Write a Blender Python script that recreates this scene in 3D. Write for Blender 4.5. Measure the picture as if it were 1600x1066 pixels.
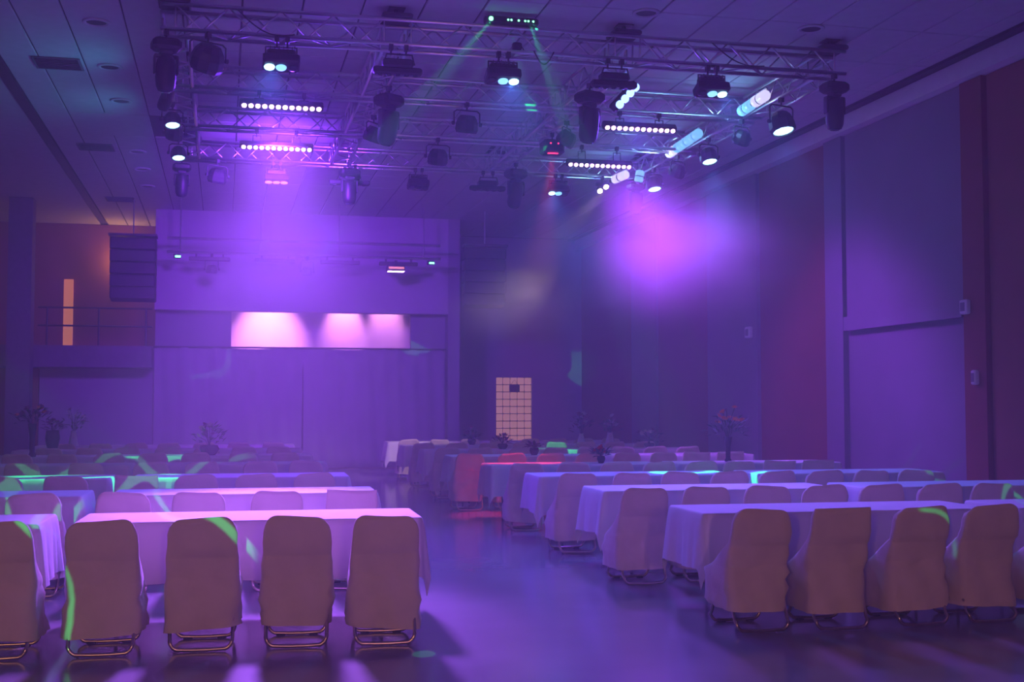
import bpy, math, random
from math import sin, cos, pi, radians as R
from mathutils import Vector, Matrix, Euler

scene = bpy.context.scene
col = scene.collection
for _o in list(bpy.data.objects):
    bpy.data.objects.remove(_o)
rnd = random.Random(7)

# ------------------------------------------------------------------ camera
F_PX, EYE = 1930.0, 1.57
cam_d = bpy.data.cameras.new('camera')
cam_d.sensor_width = 36.0
cam_d.lens = F_PX / 1600.0 * 36.0
cam_d.clip_end = 200
cam = bpy.data.objects.new('camera', cam_d)
col.objects.link(cam)
cam.location = (0, 0, EYE)
cam.rotation_euler = (R(90 + 2.966), 0, R(-13.125))
scene.camera = cam

# ------------------------------------------------------------------ world, exposure
world = bpy.data.worlds.new('world')
scene.world = world
world.use_nodes = True
world.node_tree.nodes['Background'].inputs[0].default_value = (0.0, 0.0, 0.0, 1)
# the thin stage haze that fills the whole hall
HAZE_DENSITY = 0.014
_hz = world.node_tree.nodes.new('ShaderNodeVolumeScatter')
_hz.inputs['Color'].default_value = (1, 1, 1, 1)
_hz.inputs['Density'].default_value = HAZE_DENSITY
_hz.inputs['Anisotropy'].default_value = 0.25
world.node_tree.links.new(_hz.outputs[0], world.node_tree.nodes['World Output'].inputs['Volume'])
vs = scene.view_settings
vs.view_transform = 'Standard'
vs.look = 'None'
vs.gamma = 1.0
vs.use_curve_mapping = False
vs.exposure = 0.0
cy = scene.cycles
cy.volume_bounces = 1
cy.max_bounces = 5
cy.diffuse_bounces = 3
cy.glossy_bounces = 2
cy.transparent_max_bounces = 16
cy.volume_max_steps = 48
cy.volume_step_rate = 3.0
cy.sample_clamp_indirect = 4.0
cy.sample_clamp_direct = 0.0

PURPLE = (0.17, 0.035, 1.0)
PINK = (0.42, 0.11, 1.0)
BLUE = (0.06, 0.22, 1.0)
ICE = (0.25, 0.55, 1.0)
GREEN = (0.03, 1.0, 0.28)
RED = (1.0, 0.03, 0.12)
WARM = (1.0, 0.45, 0.16)
POW = dict(led_left=2100, led_right=1100, beam=17000, blue=420, stage=5.0, warm=620, laser=1500, red=900)


def spot(name, loc, target, color, power, angle, blend=0.5, size=0.08):
    d = bpy.data.lights.new(name, 'SPOT')
    d.color = color
    d.energy = power
    d.spot_size = R(angle)
    d.spot_blend = blend
    d.shadow_soft_size = size
    o = bpy.data.objects.new(name, d)
    col.objects.link(o)
    o.location = loc
    o.rotation_euler = (Vector(target) - Vector(loc)).to_track_quat('-Z', 'Y').to_euler()
    return o


def point(name, loc, color, power, size=0.1):
    d = bpy.data.lights.new(name, 'POINT')
    d.color = color
    d.energy = power
    d.shadow_soft_size = size
    o = bpy.data.objects.new(name, d)
    col.objects.link(o)
    o.location = loc
    return o


# ------------------------------------------------------------------ materials
def mat(name, color, rough=0.6, metal=0.0, var=0.0, scale=8.0, bump=0.0, bscale=40.0, spec=0.5, sheen=0.0):
    m = bpy.data.materials.new(name)
    m.use_nodes = True
    nt = m.node_tree
    p = nt.nodes['Principled BSDF']
    p.inputs['Base Color'].default_value = (*color, 1)
    p.inputs['Roughness'].default_value = rough
    p.inputs['Metallic'].default_value = metal
    p.inputs['Specular IOR Level'].default_value = spec
    if sheen:
        p.inputs['Sheen Weight'].default_value = sheen
    if var or bump:
        tc = nt.nodes.new('ShaderNodeTexCoord')
    if var:
        n = nt.nodes.new('ShaderNodeTexNoise')
        n.inputs['Scale'].default_value = scale
        n.inputs['Detail'].default_value = 5
        nt.links.new(tc.outputs['Object'], n.inputs['Vector'])
        r = nt.nodes.new('ShaderNodeValToRGB')
        r.color_ramp.elements[0].position = 0.3
        r.color_ramp.elements[1].position = 0.7
        r.color_ramp.elements[0].color = (*[max(0, c * (1 - var)) for c in color], 1)
        r.color_ramp.elements[1].color = (*[min(1, c * (1 + var)) for c in color], 1)
        nt.links.new(n.outputs['Fac'], r.inputs['Fac'])
        nt.links.new(r.outputs['Color'], p.inputs['Base Color'])
    if bump:
        n2 = nt.nodes.new('ShaderNodeTexNoise')
        n2.inputs['Scale'].default_value = bscale
        n2.inputs['Detail'].default_value = 4
        nt.links.new(tc.outputs['Object'], n2.inputs['Vector'])
        b = nt.nodes.new('ShaderNodeBump')
        b.inputs['Strength'].default_value = bump
        b.inputs['Distance'].default_value = 0.02
        nt.links.new(n2.outputs['Fac'], b.inputs['Height'])
        nt.links.new(b.outputs['Normal'], p.inputs['Normal'])
    return m


def glow(name, color, strength):
    m = bpy.data.materials.new(name)
    m.use_nodes = True
    p = m.node_tree.nodes['Principled BSDF']
    p.inputs['Base Color'].default_value = (*color, 1)
    p.inputs['Roughness'].default_value = 0.3
    p.inputs['Emission Color'].default_value = (*color, 1)
    p.inputs['Emission Strength'].default_value = strength
    m.cycles.emission_sampling = 'NONE'      # each fixture's own lamp does the lighting
    return m


M = dict(
    floor=mat('polished_concrete', (0.28, 0.275, 0.30), 0.15, var=0.12, scale=0.9, bump=0.03, bscale=3.0),
    wall=mat('lavender_grey_paint', (0.22, 0.22, 0.255), 0.75, var=0.06, scale=1.5, bump=0.05),
    wallback=mat('back_wall_paint', (0.30, 0.28, 0.36), 0.8, var=0.06, scale=1.2, bump=0.05),
    soffit=mat('pale_soffit_paint', (0.48, 0.45, 0.54), 0.8, var=0.05, scale=1.2),
    terracotta=mat('terracotta_paint', (0.22, 0.065, 0.04), 0.75, var=0.08, scale=1.5, bump=0.05),
    rust=mat('rust_brown_paint', (0.26, 0.10, 0.06), 0.75, var=0.08, scale=1.5),
    tile=mat('ceiling_panel_white', (0.55, 0.56, 0.60), 0.85, var=0.05, scale=6.0, bump=0.1, bscale=90),
    joint=mat('ceiling_joint_dark', (0.09, 0.09, 0.11), 0.9, var=0.1),
    white=mat('white_paint', (0.75, 0.74, 0.76), 0.7, var=0.03),
    dark=mat('dark_trim', (0.04, 0.04, 0.05), 0.6, var=0.2),
    slab=mat('mezzanine_slab', (0.16, 0.15, 0.19), 0.8, var=0.1),
    drape=mat('backdrop_sheet', (0.34, 0.31, 0.42), 0.85, var=0.05, scale=2, bump=0.1, bscale=12, sheen=0.2),
    cloth=mat('white_tablecloth', (0.80, 0.79, 0.80), 0.85, var=0.03, scale=4, bump=0.12, bscale=14, sheen=0.2),
    cover=mat('ivory_slipcover', (0.72, 0.62, 0.52), 0.9, var=0.05, scale=7, bump=0.2, bscale=16, sheen=0.2),
    tube=mat('warm_tinted_chrome', (0.72, 0.60, 0.42), 0.28, 1.0, var=0.08, scale=30),  # chrome tube, gold of the warm light put into its colour
    rubber=mat('black_rubber', (0.02, 0.02, 0.02), 0.8, var=0.2),
    wood=mat('table_laminate', (0.35, 0.27, 0.2), 0.5, var=0.15, scale=9),
    steel=mat('table_steel', (0.12, 0.12, 0.13), 0.4, 1.0, var=0.1),
    truss=mat('aluminium_truss', (0.72, 0.72, 0.76), 0.32, 1.0, var=0.06, scale=12),
    black=mat('black_housing', (0.025, 0.025, 0.03), 0.45, var=0.25, scale=14),
    black2=mat('charcoal_housing', (0.05, 0.05, 0.06), 0.5, var=0.25, scale=14),
    speaker=mat('speaker_grille_black', (0.018, 0.018, 0.022), 0.7, var=0.3, scale=60),
    lens=mat('dark_lens', (0.03, 0.04, 0.06), 0.08, var=0.1),
    cable=mat('black_cable', (0.015, 0.015, 0.02), 0.6, var=0.2),
    leaf=mat('leaf_green', (0.06, 0.16, 0.05), 0.6, var=0.3, scale=20),
    darkleaf=mat('dark_leaf', (0.03, 0.05, 0.04), 0.6, var=0.3, scale=20),
    orange=mat('orange_petal', (0.75, 0.22, 0.05), 0.6, var=0.2, scale=30),
    red=mat('red_petal', (0.75, 0.03, 0.04), 0.6, var=0.2, scale=30),
    pale=mat('pale_petal', (0.65, 0.62, 0.55), 0.6, var=0.15, scale=30),
    plum=mat('plum_petal', (0.22, 0.06, 0.16), 0.6, var=0.2, scale=30),
    vasedark=mat('dark_vase_glaze', (0.03, 0.03, 0.06), 0.25, var=0.2),
    vasewhite=mat('white_vase_glaze', (0.7, 0.7, 0.7), 0.3, var=0.05),
    g_pink=glow('led_magenta_lens', (1.0, 0.55, 0.95), 9.0),
    g_ice=glow('led_ice_blue_lens', (0.35, 0.75, 1.0), 5.0),
    g_dim=glow('led_ice_dim_lens', (0.20, 0.50, 0.95), 2.2),
    g_blue=glow('led_blue_lens', (0.22, 0.38, 1.0), 4.0),
    g_cyan=glow('lit_acrylic_cyan', (0.22, 0.62, 0.95), 1.0),
    g_white=glow('lit_acrylic_white', (0.75, 0.72, 0.95), 1.1),
    g_green=glow('laser_green_diode', (0.15, 1.0, 0.35), 6.0),
    g_hot=glow('hot_white_lamp', (1.0, 0.92, 0.8), 12.0),
    g_red=glow('red_indicator', (1.0, 0.03, 0.10), 3.0),
    g_block=glow('backlit_glass_block', (0.90, 0.47, 0.28), 0.36),
    g_door=glow('lit_doorway', (1.0, 0.34, 0.08), 0.42),
    g_orange=glow('orange_indicator', (1.0, 0.32, 0.25), 1.2),
    g_warm=glow('added_warm_lamp_glass', (1.0, 0.55, 0.25), 4.0),
)


# ------------------------------------------------------------------ mesh building
class MB:
    def __init__(self):
        self.v, self.f = [], []

    def box(self, c, s, rot=None):
        n = len(self.v)
        for dx in (-.5, .5):
            for dy in (-.5, .5):
                for dz in (-.5, .5):
                    p = Vector((dx * s[0], dy * s[1], dz * s[2]))
                    if rot is not None:
                        p = rot @ p
                    self.v.append(tuple(p + Vector(c)))
        for q in ((0, 1, 3, 2), (4, 6, 7, 5), (0, 4, 5, 1), (2, 3, 7, 6), (0, 2, 6, 4), (1, 5, 7, 3)):
            self.f.append(tuple(n + i for i in q))
        return self

    def cham(self, c, s, b, rot=None):
        """box with chamfered edges"""
        n = len(self.v)
        hx, hy, hz = s[0] / 2, s[1] / 2, s[2] / 2
        b = min(b, hx * .9, hy * .9, hz * .9)
        ring = [(-hx + b, -hy), (hx - b, -hy), (hx, -hy + b), (hx, hy - b), (hx - b, hy), (-hx + b, hy), (-hx, hy - b), (-hx, -hy + b)]
        rows = [(-hz, (hx - b) / hx, (hy - b) / hy), (-hz + b, 1, 1), (hz - b, 1, 1), (hz, (hx - b) / hx, (hy - b) / hy)]
        for z, kx, ky in rows:
            for (x, y) in ring:
                p = Vector((x * kx, y * ky, z))
                if rot is not None:
                    p = rot @ p
                self.v.append(tuple(p + Vector(c)))
        for r in range(3):
            for i in range(8):
                j = (i + 1) % 8
                self.f.append((n + r * 8 + i, n + r * 8 + j, n + r * 8 + 8 + j, n + r * 8 + 8 + i))
        self.f.append(tuple(n + i for i in range(7, -1, -1)))
        self.f.append(tuple(n + 24 + i for i in range(8)))
        return self

    def tube(self, path, r, n=8, cap=True):
        path = [Vector(p) for p in path]
        base = len(self.v)
        rs = r if isinstance(r, (list, tuple)) else [r] * len(path)
        prev = None
        for k, p in enumerate(path):
            if k == 0:
                t = path[1] - p
            elif k == len(path) - 1:
                t = p - path[k - 1]
            else:
                t = (path[k + 1] - p).normalized() + (p - path[k - 1]).normalized()
            t.normalize()
            if prev is None:
                a = Vector((0, 0, 1)) if abs(t.z) < 0.9 else Vector((1, 0, 0))
                u = t.cross(a).normalized()
            else:
                u = (prev - t * prev.dot(t)).normalized()
            prev = u
            w = t.cross(u)
            for i in range(n):
                a = 2 * pi * i / n
                self.v.append(tuple(p + (u * cos(a) + w * sin(a)) * rs[k]))
        for k in range(len(path) - 1):
            for i in range(n):
                j = (i + 1) % n
                self.f.append((base + k * n + i, base + k * n + j, base + (k + 1) * n + j, base + (k + 1) * n + i))
        if cap:
            self.f.append(tuple(base + i for i in range(n - 1, -1, -1)))
            e = base + (len(path) - 1) * n
            self.f.append(tuple(e + i for i in range(n)))
        return self

    def lathe(self, prof, n=12, origin=(0, 0, 0), rot=None):
        """profile of (radius, z) turned about local z"""
        base = len(self.v)
        for (r, z) in prof:
            for i in range(n):
                a = 2 * pi * i / n
                p = Vector((r * cos(a), r * sin(a), z))
                if rot is not None:
                    p = rot @ p
                self.v.append(tuple(p + Vector(origin)))
        for k in range(len(prof) - 1):
            for i in range(n):
                j = (i + 1) % n
                self.f.append((base + k * n + i, base + k * n + j, base + (k + 1) * n + j, base + (k + 1) * n + i))
        self.f.append(tuple(base + i for i in range(n - 1, -1, -1)))
        e = base + (len(prof) - 1) * n
        self.f.append(tuple(e + i for i in range(n)))
        return self

    def mesh(self, name, m, smooth=False):
        me = bpy.data.meshes.new(name)
        me.from_pydata(self.v, [], self.f)
        me.materials.append(m)
        if smooth:
            me.polygons.foreach_set('use_smooth', [True] * len(me.polygons))
        me.update()
        return me

    def build(self, name, m, parent=None, smooth=False):
        return link(name, self.mesh(name, m, smooth), parent)


def link(name, me, parent=None, loc=None, rot=None):
    o = bpy.data.objects.new(name, me)
    col.objects.link(o)
    if parent is not None:
        o.parent = parent
    if loc is not None:
        o.location = loc
    if rot is not None:
        o.rotation_euler = rot
    return o


def tag(o, label, cat, group=None, kind=None):
    o['label'] = label
    o['category'] = cat
    if group:
        o['group'] = group
    if kind:
        o['kind'] = kind
    return o


def struct(o, label=None):
    o['kind'] = 'structure'
    if label:
        o['label'] = label
    return o


def thing(name, loc, label, cat, group=None, rz=0.0):
    o = bpy.data.objects.new(name, None)
    col.objects.link(o)
    o.location = loc
    o.rotation_euler = (0, 0, rz)
    o.empty_display_size = 0.1
    return tag(o, label, cat, group)


def copy_tree(o, parent=None):
    c = o.copy()
    col.objects.link(c)
    if parent is not None:
        c.parent = parent
    for ch in list(o.children):
        copy_tree(ch, c)
    return c


def bx(name, x0, x1, y0, y1, z0, z1, m, parent=None):
    return MB().box(((x0 + x1) / 2, (y0 + y1) / 2, (z0 + z1) / 2), (x1 - x0, y1 - y0, z1 - z0)).build(name, m, parent)


# ================================================================== THE HALL
ZC = 6.30
struct(bx('floor', -8.2, 10.3, -6.2, 34.3, -0.2, 0.0, M['floor']), 'polished concrete hall floor reflecting purple stage light')

# --- right wall, bays between pilasters
wr = struct(bx('wall_right', 10.0, 10.3, -6.0, 34.0, 0, ZC + .3, M['wall']), 'long lavender grey side wall with terracotta bays')
for (y0, y1, z0, z1, mm, t, nm) in (
        (-6.0, 14.58, 0, 6.02, 'rust', .03, 'painted_bay'), (14.60, 15.10, 0, 6.02, 'terracotta', .10, 'pilaster'),
        (15.12, 18.45, 3.02, 6.02, 'wall', .05, 'wall_panel'), (15.12, 18.45, 2.78, 3.01, 'wall', .12, 'ledge'),
        (18.5, 19.10, 0, 6.02, 'wall', .10, 'pilaster'), (19.12, 21.85, 0, 6.02, 'terracotta', .03, 'painted_bay'),
        (21.9, 24.4, 0, 6.02, 'wall', .08, 'pilaster'), (24.45, 27.55, 0, 6.02, 'terracotta', .03, 'painted_bay'),
        (27.6, 29.4, 0, 6.02, 'wall', .08, 'pilaster'), (29.45, 33.98, 0, 6.02, 'terracotta', .03, 'painted_bay')):
    bx(nm, 10.0 - t, 10.0, y0, y1, z0, z1, M[mm], wr)
struct(bx('trim_1', 9.78, 9.999, -6, 34, 6.03, 6.285, M['white']), 'pale cornice along the side wall under the ceiling')
struct(bx('trim_2', 9.56, 9.70, -6, 34, 6.255, 6.285, M['dark']), 'dark slot line along the ceiling edge')
# --- left and rear walls (behind and beside the camera)
struct(bx('wall_left', -8.3, -8.0, -6, 34.3, 0, ZC + .3, M['wall']))
struct(bx('wall_front', -8.3, 10.3, -6.3, -6.0, 0, ZC + .3, M['wall']))
# --- back wall, with the glass block window opening
WX0, WX1, WZ0, WZ1 = 7.47, 8.51, 0.50, 2.35
wb = struct(MB().box(((-8.3 + WX0) / 2, 34.15, 3.3), (WX0 + 8.3, .3, 6.6)).build('wall_back', M['wallback']), 'dim back wall behind the stage backdrop')
bx('wall_section', WX1, 10.3, 34.0, 34.3, 0, 6.6, M['wallback'], wb)
bx('wall_section', WX0, WX1, 34.0, 34.3, 0, WZ0, M['wallback'], wb)
bx('wall_section', WX0, WX1, 34.0, 34.3, WZ1, 6.6, M['wallback'], wb)
win = struct(bx('window_1', WX0, WX1, 34.09, 34.2, WZ0, WZ1, M['dark']), 'backlit amber glass block window in the back wall')
blk = MB().cham((0, 0, 0), (.184, .06, .184), .014).mesh('glass_block', M['g_block'])
for i in range(5):
    for j in range(9):
        link('glass_block', blk, win, (WX0 + .104 + i * .208, 34.07, WZ0 + .104 + j * .2055))
s = thing('wall_sign', (7.99, 33.96, 2.04), 'small dark sign hanging before the glass block window', 'sign')
MB().cham((0, 0, 0), (.30, .04, .22), .01).build('sign_panel', M['black'], s)
MB().tube([(-.1, 0, .11), (0, 0, .24), (.1, 0, .11)], .006, 5).build('hanging_wire', M['cable'], s)

# --- ceiling: dark grid slab with panels under it
ce = struct(bx('ceiling', -8.3, 10.3, -6.3, 34.3, ZC + .012, ZC + .4, M['joint']), 'suspended ceiling of large pale panels with dark joints')
XS = [-8.2 + .7 * i for i in range(6)]
cols = []
x = -2.50
edges = [-2.50, -1.93, -1.24]
while edges[-1] < 9.5:
    edges.append(min(edges[-1] + .70, 9.55))
pan_cache = {}


def panel(x0, x1, y0, y1):
    g = .011
    k = (round(x1 - x0, 3), round(y1 - y0, 3))
    if k not in pan_cache:
        pan_cache[k] = MB().cham((0, 0, 0), (k[0] - 2 * g, k[1] - 2 * g, .03), .006).mesh('ceiling_panel', M['tile'])
    link('ceiling_panel', pan_cache[k], ce, ((x0 + x1) / 2, (y0 + y1) / 2, ZC + .0))


for a, b in zip(edges[:-1], edges[1:]):
    if b - a < .1:
        continue
    if a < -1.0:
        panel(a, b, 11.0, 20.75)
        panel(a, b, 22.45, 33.9)
    else:
        y = 11.0
        while y < 33.5:
            y2 = min(y + 1.42, 33.95)
            panel(a, b, y, y2)
            y = y2
panel(-2.50, -1.24 + .0, 20.75, 22.45)
panel(-3.0, -2.50, 11.0, 33.9)
panel(-8.0, -3.18, 11.0, 33.9)
panel(-8.0, 9.55, -6.0, 11.0)
struct(bx('trim_3', -3.17, -3.01, 6.0, 33.0, ZC - .03, ZC + .01, M['dark']), 'dark linear slot in the ceiling beside the vents')

# downlights and vents
dl_pos = [(-1.58, 15.75, 'nearest of the row beside the vents'), (-1.60, 17.82, 'second of the row beside the vents'), (-1.60, 19.80, 'third of the row beside the vents'),
          (-1.62, 23.75, 'fourth of the row beside the vents'), (-1.64, 25.5, 'fifth of the row beside the vents'), (-1.66, 27.5, 'farthest of the row beside the vents'),
          (4.89, 13.87, 'above the middle of the front truss'), (7.11, 14.0, 'above the corner end of the front truss')]
for (x, y, where) in dl_pos:
    t = thing('ceiling_downlight', (x, y, ZC - .016), 'unlit round recessed ceiling downlight, ' + where, 'ceiling light', 'recessed downlights')
    MB().lathe([(.165, 0), (.17, -.012), (.16, -.022), (.13, -.024), (.125, -.004)], 20).build('trim_ring', M['tile'], t, True)
    MB().lathe([(.124, -.0045), (.118, -.012), (.10, -.014)], 20).build('reflector', M['dark'], t, True)
for (x, y, where) in [(-2.28, 17.8, 'nearest of three'), (-2.33, 23.5, 'middle one of three'), (-2.36, 29.4, 'farthest of three')]:
    t = thing('ceiling_vent', (x, y, ZC - .016), 'rectangular dark slatted ceiling vent, ' + where, 'vent', 'ceiling vents')
    MB().box((0, 0, -.004), (.62, .56, .008)).build('backing', M['dark'], t)
    fr = MB()
    for sx in (-1, 1):
        fr.box((sx * .30, 0, -.014), (.03, .58, .012))
    for sy in (-1, 1):
        fr.box((0, sy * .28, -.014), (.57, .03, .012))
    fr.build('frame', M['slab'], t)
    sl = MB().box((0, 0, 0), (.56, .035, .006), Matrix.Rotation(R(35), 3, 'X')).mesh('slat', M['slab'])
    for k in range(7):
        link('slat', sl, t, (0, -.23 + k * .077, -.02))

# --- mezzanine at the back left with its pillar, railing and lit doorway
struct(bx('floor_mezzanine', -8.0, -1.66, 30.1, 34.0, 2.45, 2.95, M['slab']), 'dark edge of the upper gallery floor')
struct(bx('pillar', -4.78, -4.27, 29.6, 30.098, 0, ZC - .02, M['slab']), 'square concrete pillar in front of the gallery')
struct(bx('wall_lower', -4.25, -1.66, 31.0, 31.2, 0, 2.44, M['wallback']), 'dim wall under the gallery')
struct(bx('wall_orange', -8.0, -4.27, 31.0, 31.2, 0, 2.44, M['terracotta']), 'terracotta wall under the gallery beside the pillar')
struct(bx('wall_upper', -8.0, -1.66, 33.7, 33.98, 2.96, ZC - .02, M['rust']), 'brownish gallery wall above')
struct(bx('door_1', -4.06, -3.83, 33.64, 33.698, 2.96, 4.82, M['g_door']), 'narrow orange lit doorway on the gallery')
rl = thing('gallery_railing', (0, 30.2, 2.95), 'thin dark metal railing along the gallery edge', 'railing')
for z in (.46, .88):
    MB().tube([(-4.2, 0, z), (-1.66, 0, z)], .022, 8).build('rail', M['black'], rl)
for x in (-4.0, -2.86, -1.80):
    MB().tube([(x, 0, 0), (x, 0, .88)], .022, 8).build('post', M['black'], rl)

# --- stage surround: white rear wall, soffit above, backdrop sheet below
struct(bx('wall_stage', -1.64, 5.5, 32.6, 32.8, 0, ZC - .02, M['white']), 'white stage wall washed by pink lamps')
struct(bx('soffit', -1.64, 5.5, 30.7, 31.1, 3.86, ZC - .02, M['soffit']), 'deep soffit above the stage opening')
struct(bx('wall_wing_left', -1.64, .16, 31.15, 31.3, 2.0, 3.9, M['wallback']))
struct(bx('wall_wing_right', 4.62, 5.5, 31.15, 31.3, 2.0, 3.9, M['wallback']))
struct(bx('wall_wing', 5.5, 5.8, 30.7, 34.0, 0, ZC - .02, M['wallback']))
me_v, me_f = [], []
nx, nz = 160, 10
for i in range(nx + 1):
    u = i / nx
    X = -1.64 + u * 7.1
    for j in range(nz + 1):
        v = j / nz
        dy = .035 * sin(X * 7.3 + 1.2 * sin(X * 1.7)) * (1.1 - .5 * v) + .02 * sin(X * 17 + 2 * v)
        me_v.append((X, 30.85 + dy, .02 + v * 2.93 - .015 * sin(X * 2.6) * v))
for i in range(nx):
    for j in range(nz):
        a = i * (nz + 1) + j
        me_f.append((a, a + nz + 1, a + nz + 2, a + 1))
mb = MB(); mb.v = me_v; mb.f = me_f
bd = thing('stage_backdrop', (0, 0, 0), 'wide hanging backdrop sheet below the pink lit stage band', 'backdrop')
o = mb.build('sheet', M['drape'], bd, True)
sm = o.modifiers.new('thickness', 'SOLIDIFY'); sm.thickness = .006
MB().tube([(-1.66, 30.85, 2.97), (5.48, 30.85, 2.97)], .024, 8).build('top_pipe', M['black2'], bd)
for x in (-1.6, 1.9, 5.42):
    MB().tube([(x, 30.9, 0), (x, 30.9, 2.97)], .02, 8).build('upright', M['black2'], bd)

# assumed stage wash lamps under the soffit, unseen, read off the wall's hot spots
for (x, y, z, p, ang, tx, tz, n) in ((1.12, 31.42, 4.62, 150, 74, 1.12, 3.45, 'first'), (3.05, 31.95, 4.72, 70, 62, 3.05, 3.75, 'second'), (4.15, 31.98, 4.72, 36, 62, 4.15, 3.8, 'third')):
    t = thing('assumed_stage_wash_lamp', (x, y, z), 'assumed wash lamp, unseen behind the stage soffit, %s from the hanging speaker' % n, 'stage light', 'assumed stage wash lamps')
    MB().cham((0, 0, 0), (.26, .12, .14), .02).build('housing', M['black'], t)
    MB().tube([(-.1, 0, .06), (-.1, 0, .2), (.1, 0, .2), (.1, 0, .06)], .012, 6).build('bracket', M['black2'], t)
    MB().box((0, 0, (.19 + ZC - .014 - z) / 2), (.03, .03, ZC - .014 - z - .19)).build('drop_rod', M['black2'], t)
    MB().box((0, .05, -.074), (.2, .05, .01)).build('lens', M['g_pink'], t)
    spot('assumed_stage_wash_light', (x, y + .05, z - .1), (tx, 32.6, tz), (1.0, .30, .85), p * POW['stage'], ang, .8, .06)

# ================================================================== FURNITURE
def slip_cover(seed, square=False):
    r = random.Random(seed)
    zs = [.0, .06, .14, .24, .32, .40, .435, .452, .468, .53, .585, .60, .615, .68, .75, .79, .815, .833, .845, .85]
    ph = [r.uniform(0, 6.28) for _ in range(8)]
    slant = r.uniform(-.022, .022)
    low = r.uniform(.105, .15)
    flare = r.uniform(-.004, .016)
    nb, ns, nf = 14, 7, 14
    mb = MB()
    for zi in zs:
        z = low + (0.40 - low) * (zi / .40) if zi < .40 else zi
        h = zi
        if h < .43:
            w = .232 + flare * (1 - h / .43) + .004 * sin(ph[0] + h * 9)
        elif h < .75:
            w = .232 - .014 * (h - .43) / .32
        else:
            if square:
                w = .218 - .008 * (h - .75) / .1
            else:
                k = (h - .75) / .10
                w = .218 - .075 * (1 - math.sqrt(max(0, 1 - k * k))) - .012 * k
        yb = -.02 - .03 * (1 - min(1, h / .45)) if h < .45 else -.02 - .085 * (h - .45) / .40
        if h > .605:
            yb -= .014
        if h <= .405:
            yf = .42 + .02 * (1 - h / .45)
        elif h < .69:
            k = (h - .405) / .285
            yf = .42 + (yb + .07 - .42) * (1 - (1 - k) ** 1.9)
        else:
            yf = yb + (.07 if h < .8 else .07 - .05 * (h - .8) / .05)
        if h > .84:
            yb += .012
        ring = []
        for i in range(nb):
            ring.append((-1 + 2 * (i + .5) / nb, -1))
        for i in range(ns):
            ring.append((1, -1 + 2 * (i + .5) / ns))
        for i in range(nf):
            ring.append((1 - 2 * (i + .5) / nf, 1))
        for i in range(ns):
            ring.append((-1, 1 - 2 * (i + .5) / ns))
        for (a, b) in ring:
            p = 7.0
            d = (abs(a) ** p + abs(b) ** p) ** (1 / p)
            a2, b2 = a / d * 1.0, b / d * 1.0
            X = a2 * w
            Y = (yb + yf) / 2 + b2 * (yf - yb) / 2
            wob = .006 * sin(ph[1] + X * 26 + zi * 7) + .005 * sin(ph[2] + X * 11 - zi * 23 + Y * 9) + .004 * sin(ph[3] + zi * 41 + X * 13)
            wob *= (1.7 if h < .43 else .75)
            if h > .82:
                wob *= .4
            # diagonal drag folds on the lower back
            if b2 < -.7 and .05 < h < .58:
                wob += .006 * sin(ph[4] + (X * (1 if seed % 2 else -1) * 30 + zi * 38))
            Y += wob * (1 if b2 > 0 else -1)
            if abs(a2) > .8:
                X += .6 * wob * (1 if a2 > 0 else -1) + (.012 * sin(ph[5] + Y * 33) * (1 - h / .45) if h < .45 else 0)
            Z = z + slant * a2 * max(0, 1 - h / .2) + (.008 * sin(ph[6] + X * 9) if .8 < h else 0)
            mb.v.append((X, Y, Z))
    n = len(ring)
    for k in range(len(zs) - 1):
        for i in range(n):
            j = (i + 1) % n
            mb.f.append((k * n + i, k * n + j, (k + 1) * n + j, (k + 1) * n + i))
    e = (len(zs) - 1) * n
    mb.f.append(tuple(e + i for i in range(n)))
    return mb.mesh('slipcover', M['cover'], True)


def u_leg(y_top, y_bot, r=.0125):
    pts = [(-.195, y_top, .44), (-.195, y_bot + (y_top - y_bot) * .17, .085)]
    for k in range(1, 6):
        a = k / 6 * pi / 2
        pts.append((-.195 + .06 * (1 - cos(a)), y_bot, .085 - .07 * sin(a)))
    pts2 = [(-x, y, z) for (x, y, z) in reversed(pts)]
    return MB().tube(pts + [(-.05, y_bot, .0135), (.05, y_bot, .0135)] + pts2, r, 8)


cover_meshes = [slip_cover(s) for s in range(1, 7)] + [slip_cover(21, True), slip_cover(22, True)]
rear_leg = u_leg(.10, -.065).mesh('rear_leg_tube', M['tube'], True)
front_leg = u_leg(.22, .40).mesh('front_leg_tube', M['tube'], True)
pad = MB().cham((0, 0, 0), (.06, .05, .012), .004).mesh('floor_glide', M['rubber'])
brace = MB().tube([(-.195, .165, .29), (.195, .165, .29)], .008, 6).mesh('cross_brace', M['tube'], True)

ORD = ['aisle-end', 'second', 'third', 'fourth', 'fifth', 'sixth', 'seventh', 'eighth', 'ninth']
ROW = ['nearest', 'second-nearest', 'third', 'fourth', 'fifth', 'sixth', 'seventh', 'farthest']


def chair(x, y, rz, kind, label, group):
    t = thing('slipcovered_chair', (x, y, 0), label, 'chair', group, rz)
    link('slipcover', cover_meshes[kind], t)
    link('rear_leg_tube', rear_leg, t)
    link('front_leg_tube', front_leg, t)
    link('cross_brace', brace, t)
    if y < 13:
        for sx in (-1, 1):
            link('floor_glide', pad, t, (sx * .11, .40, .0065))
    return t


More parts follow.
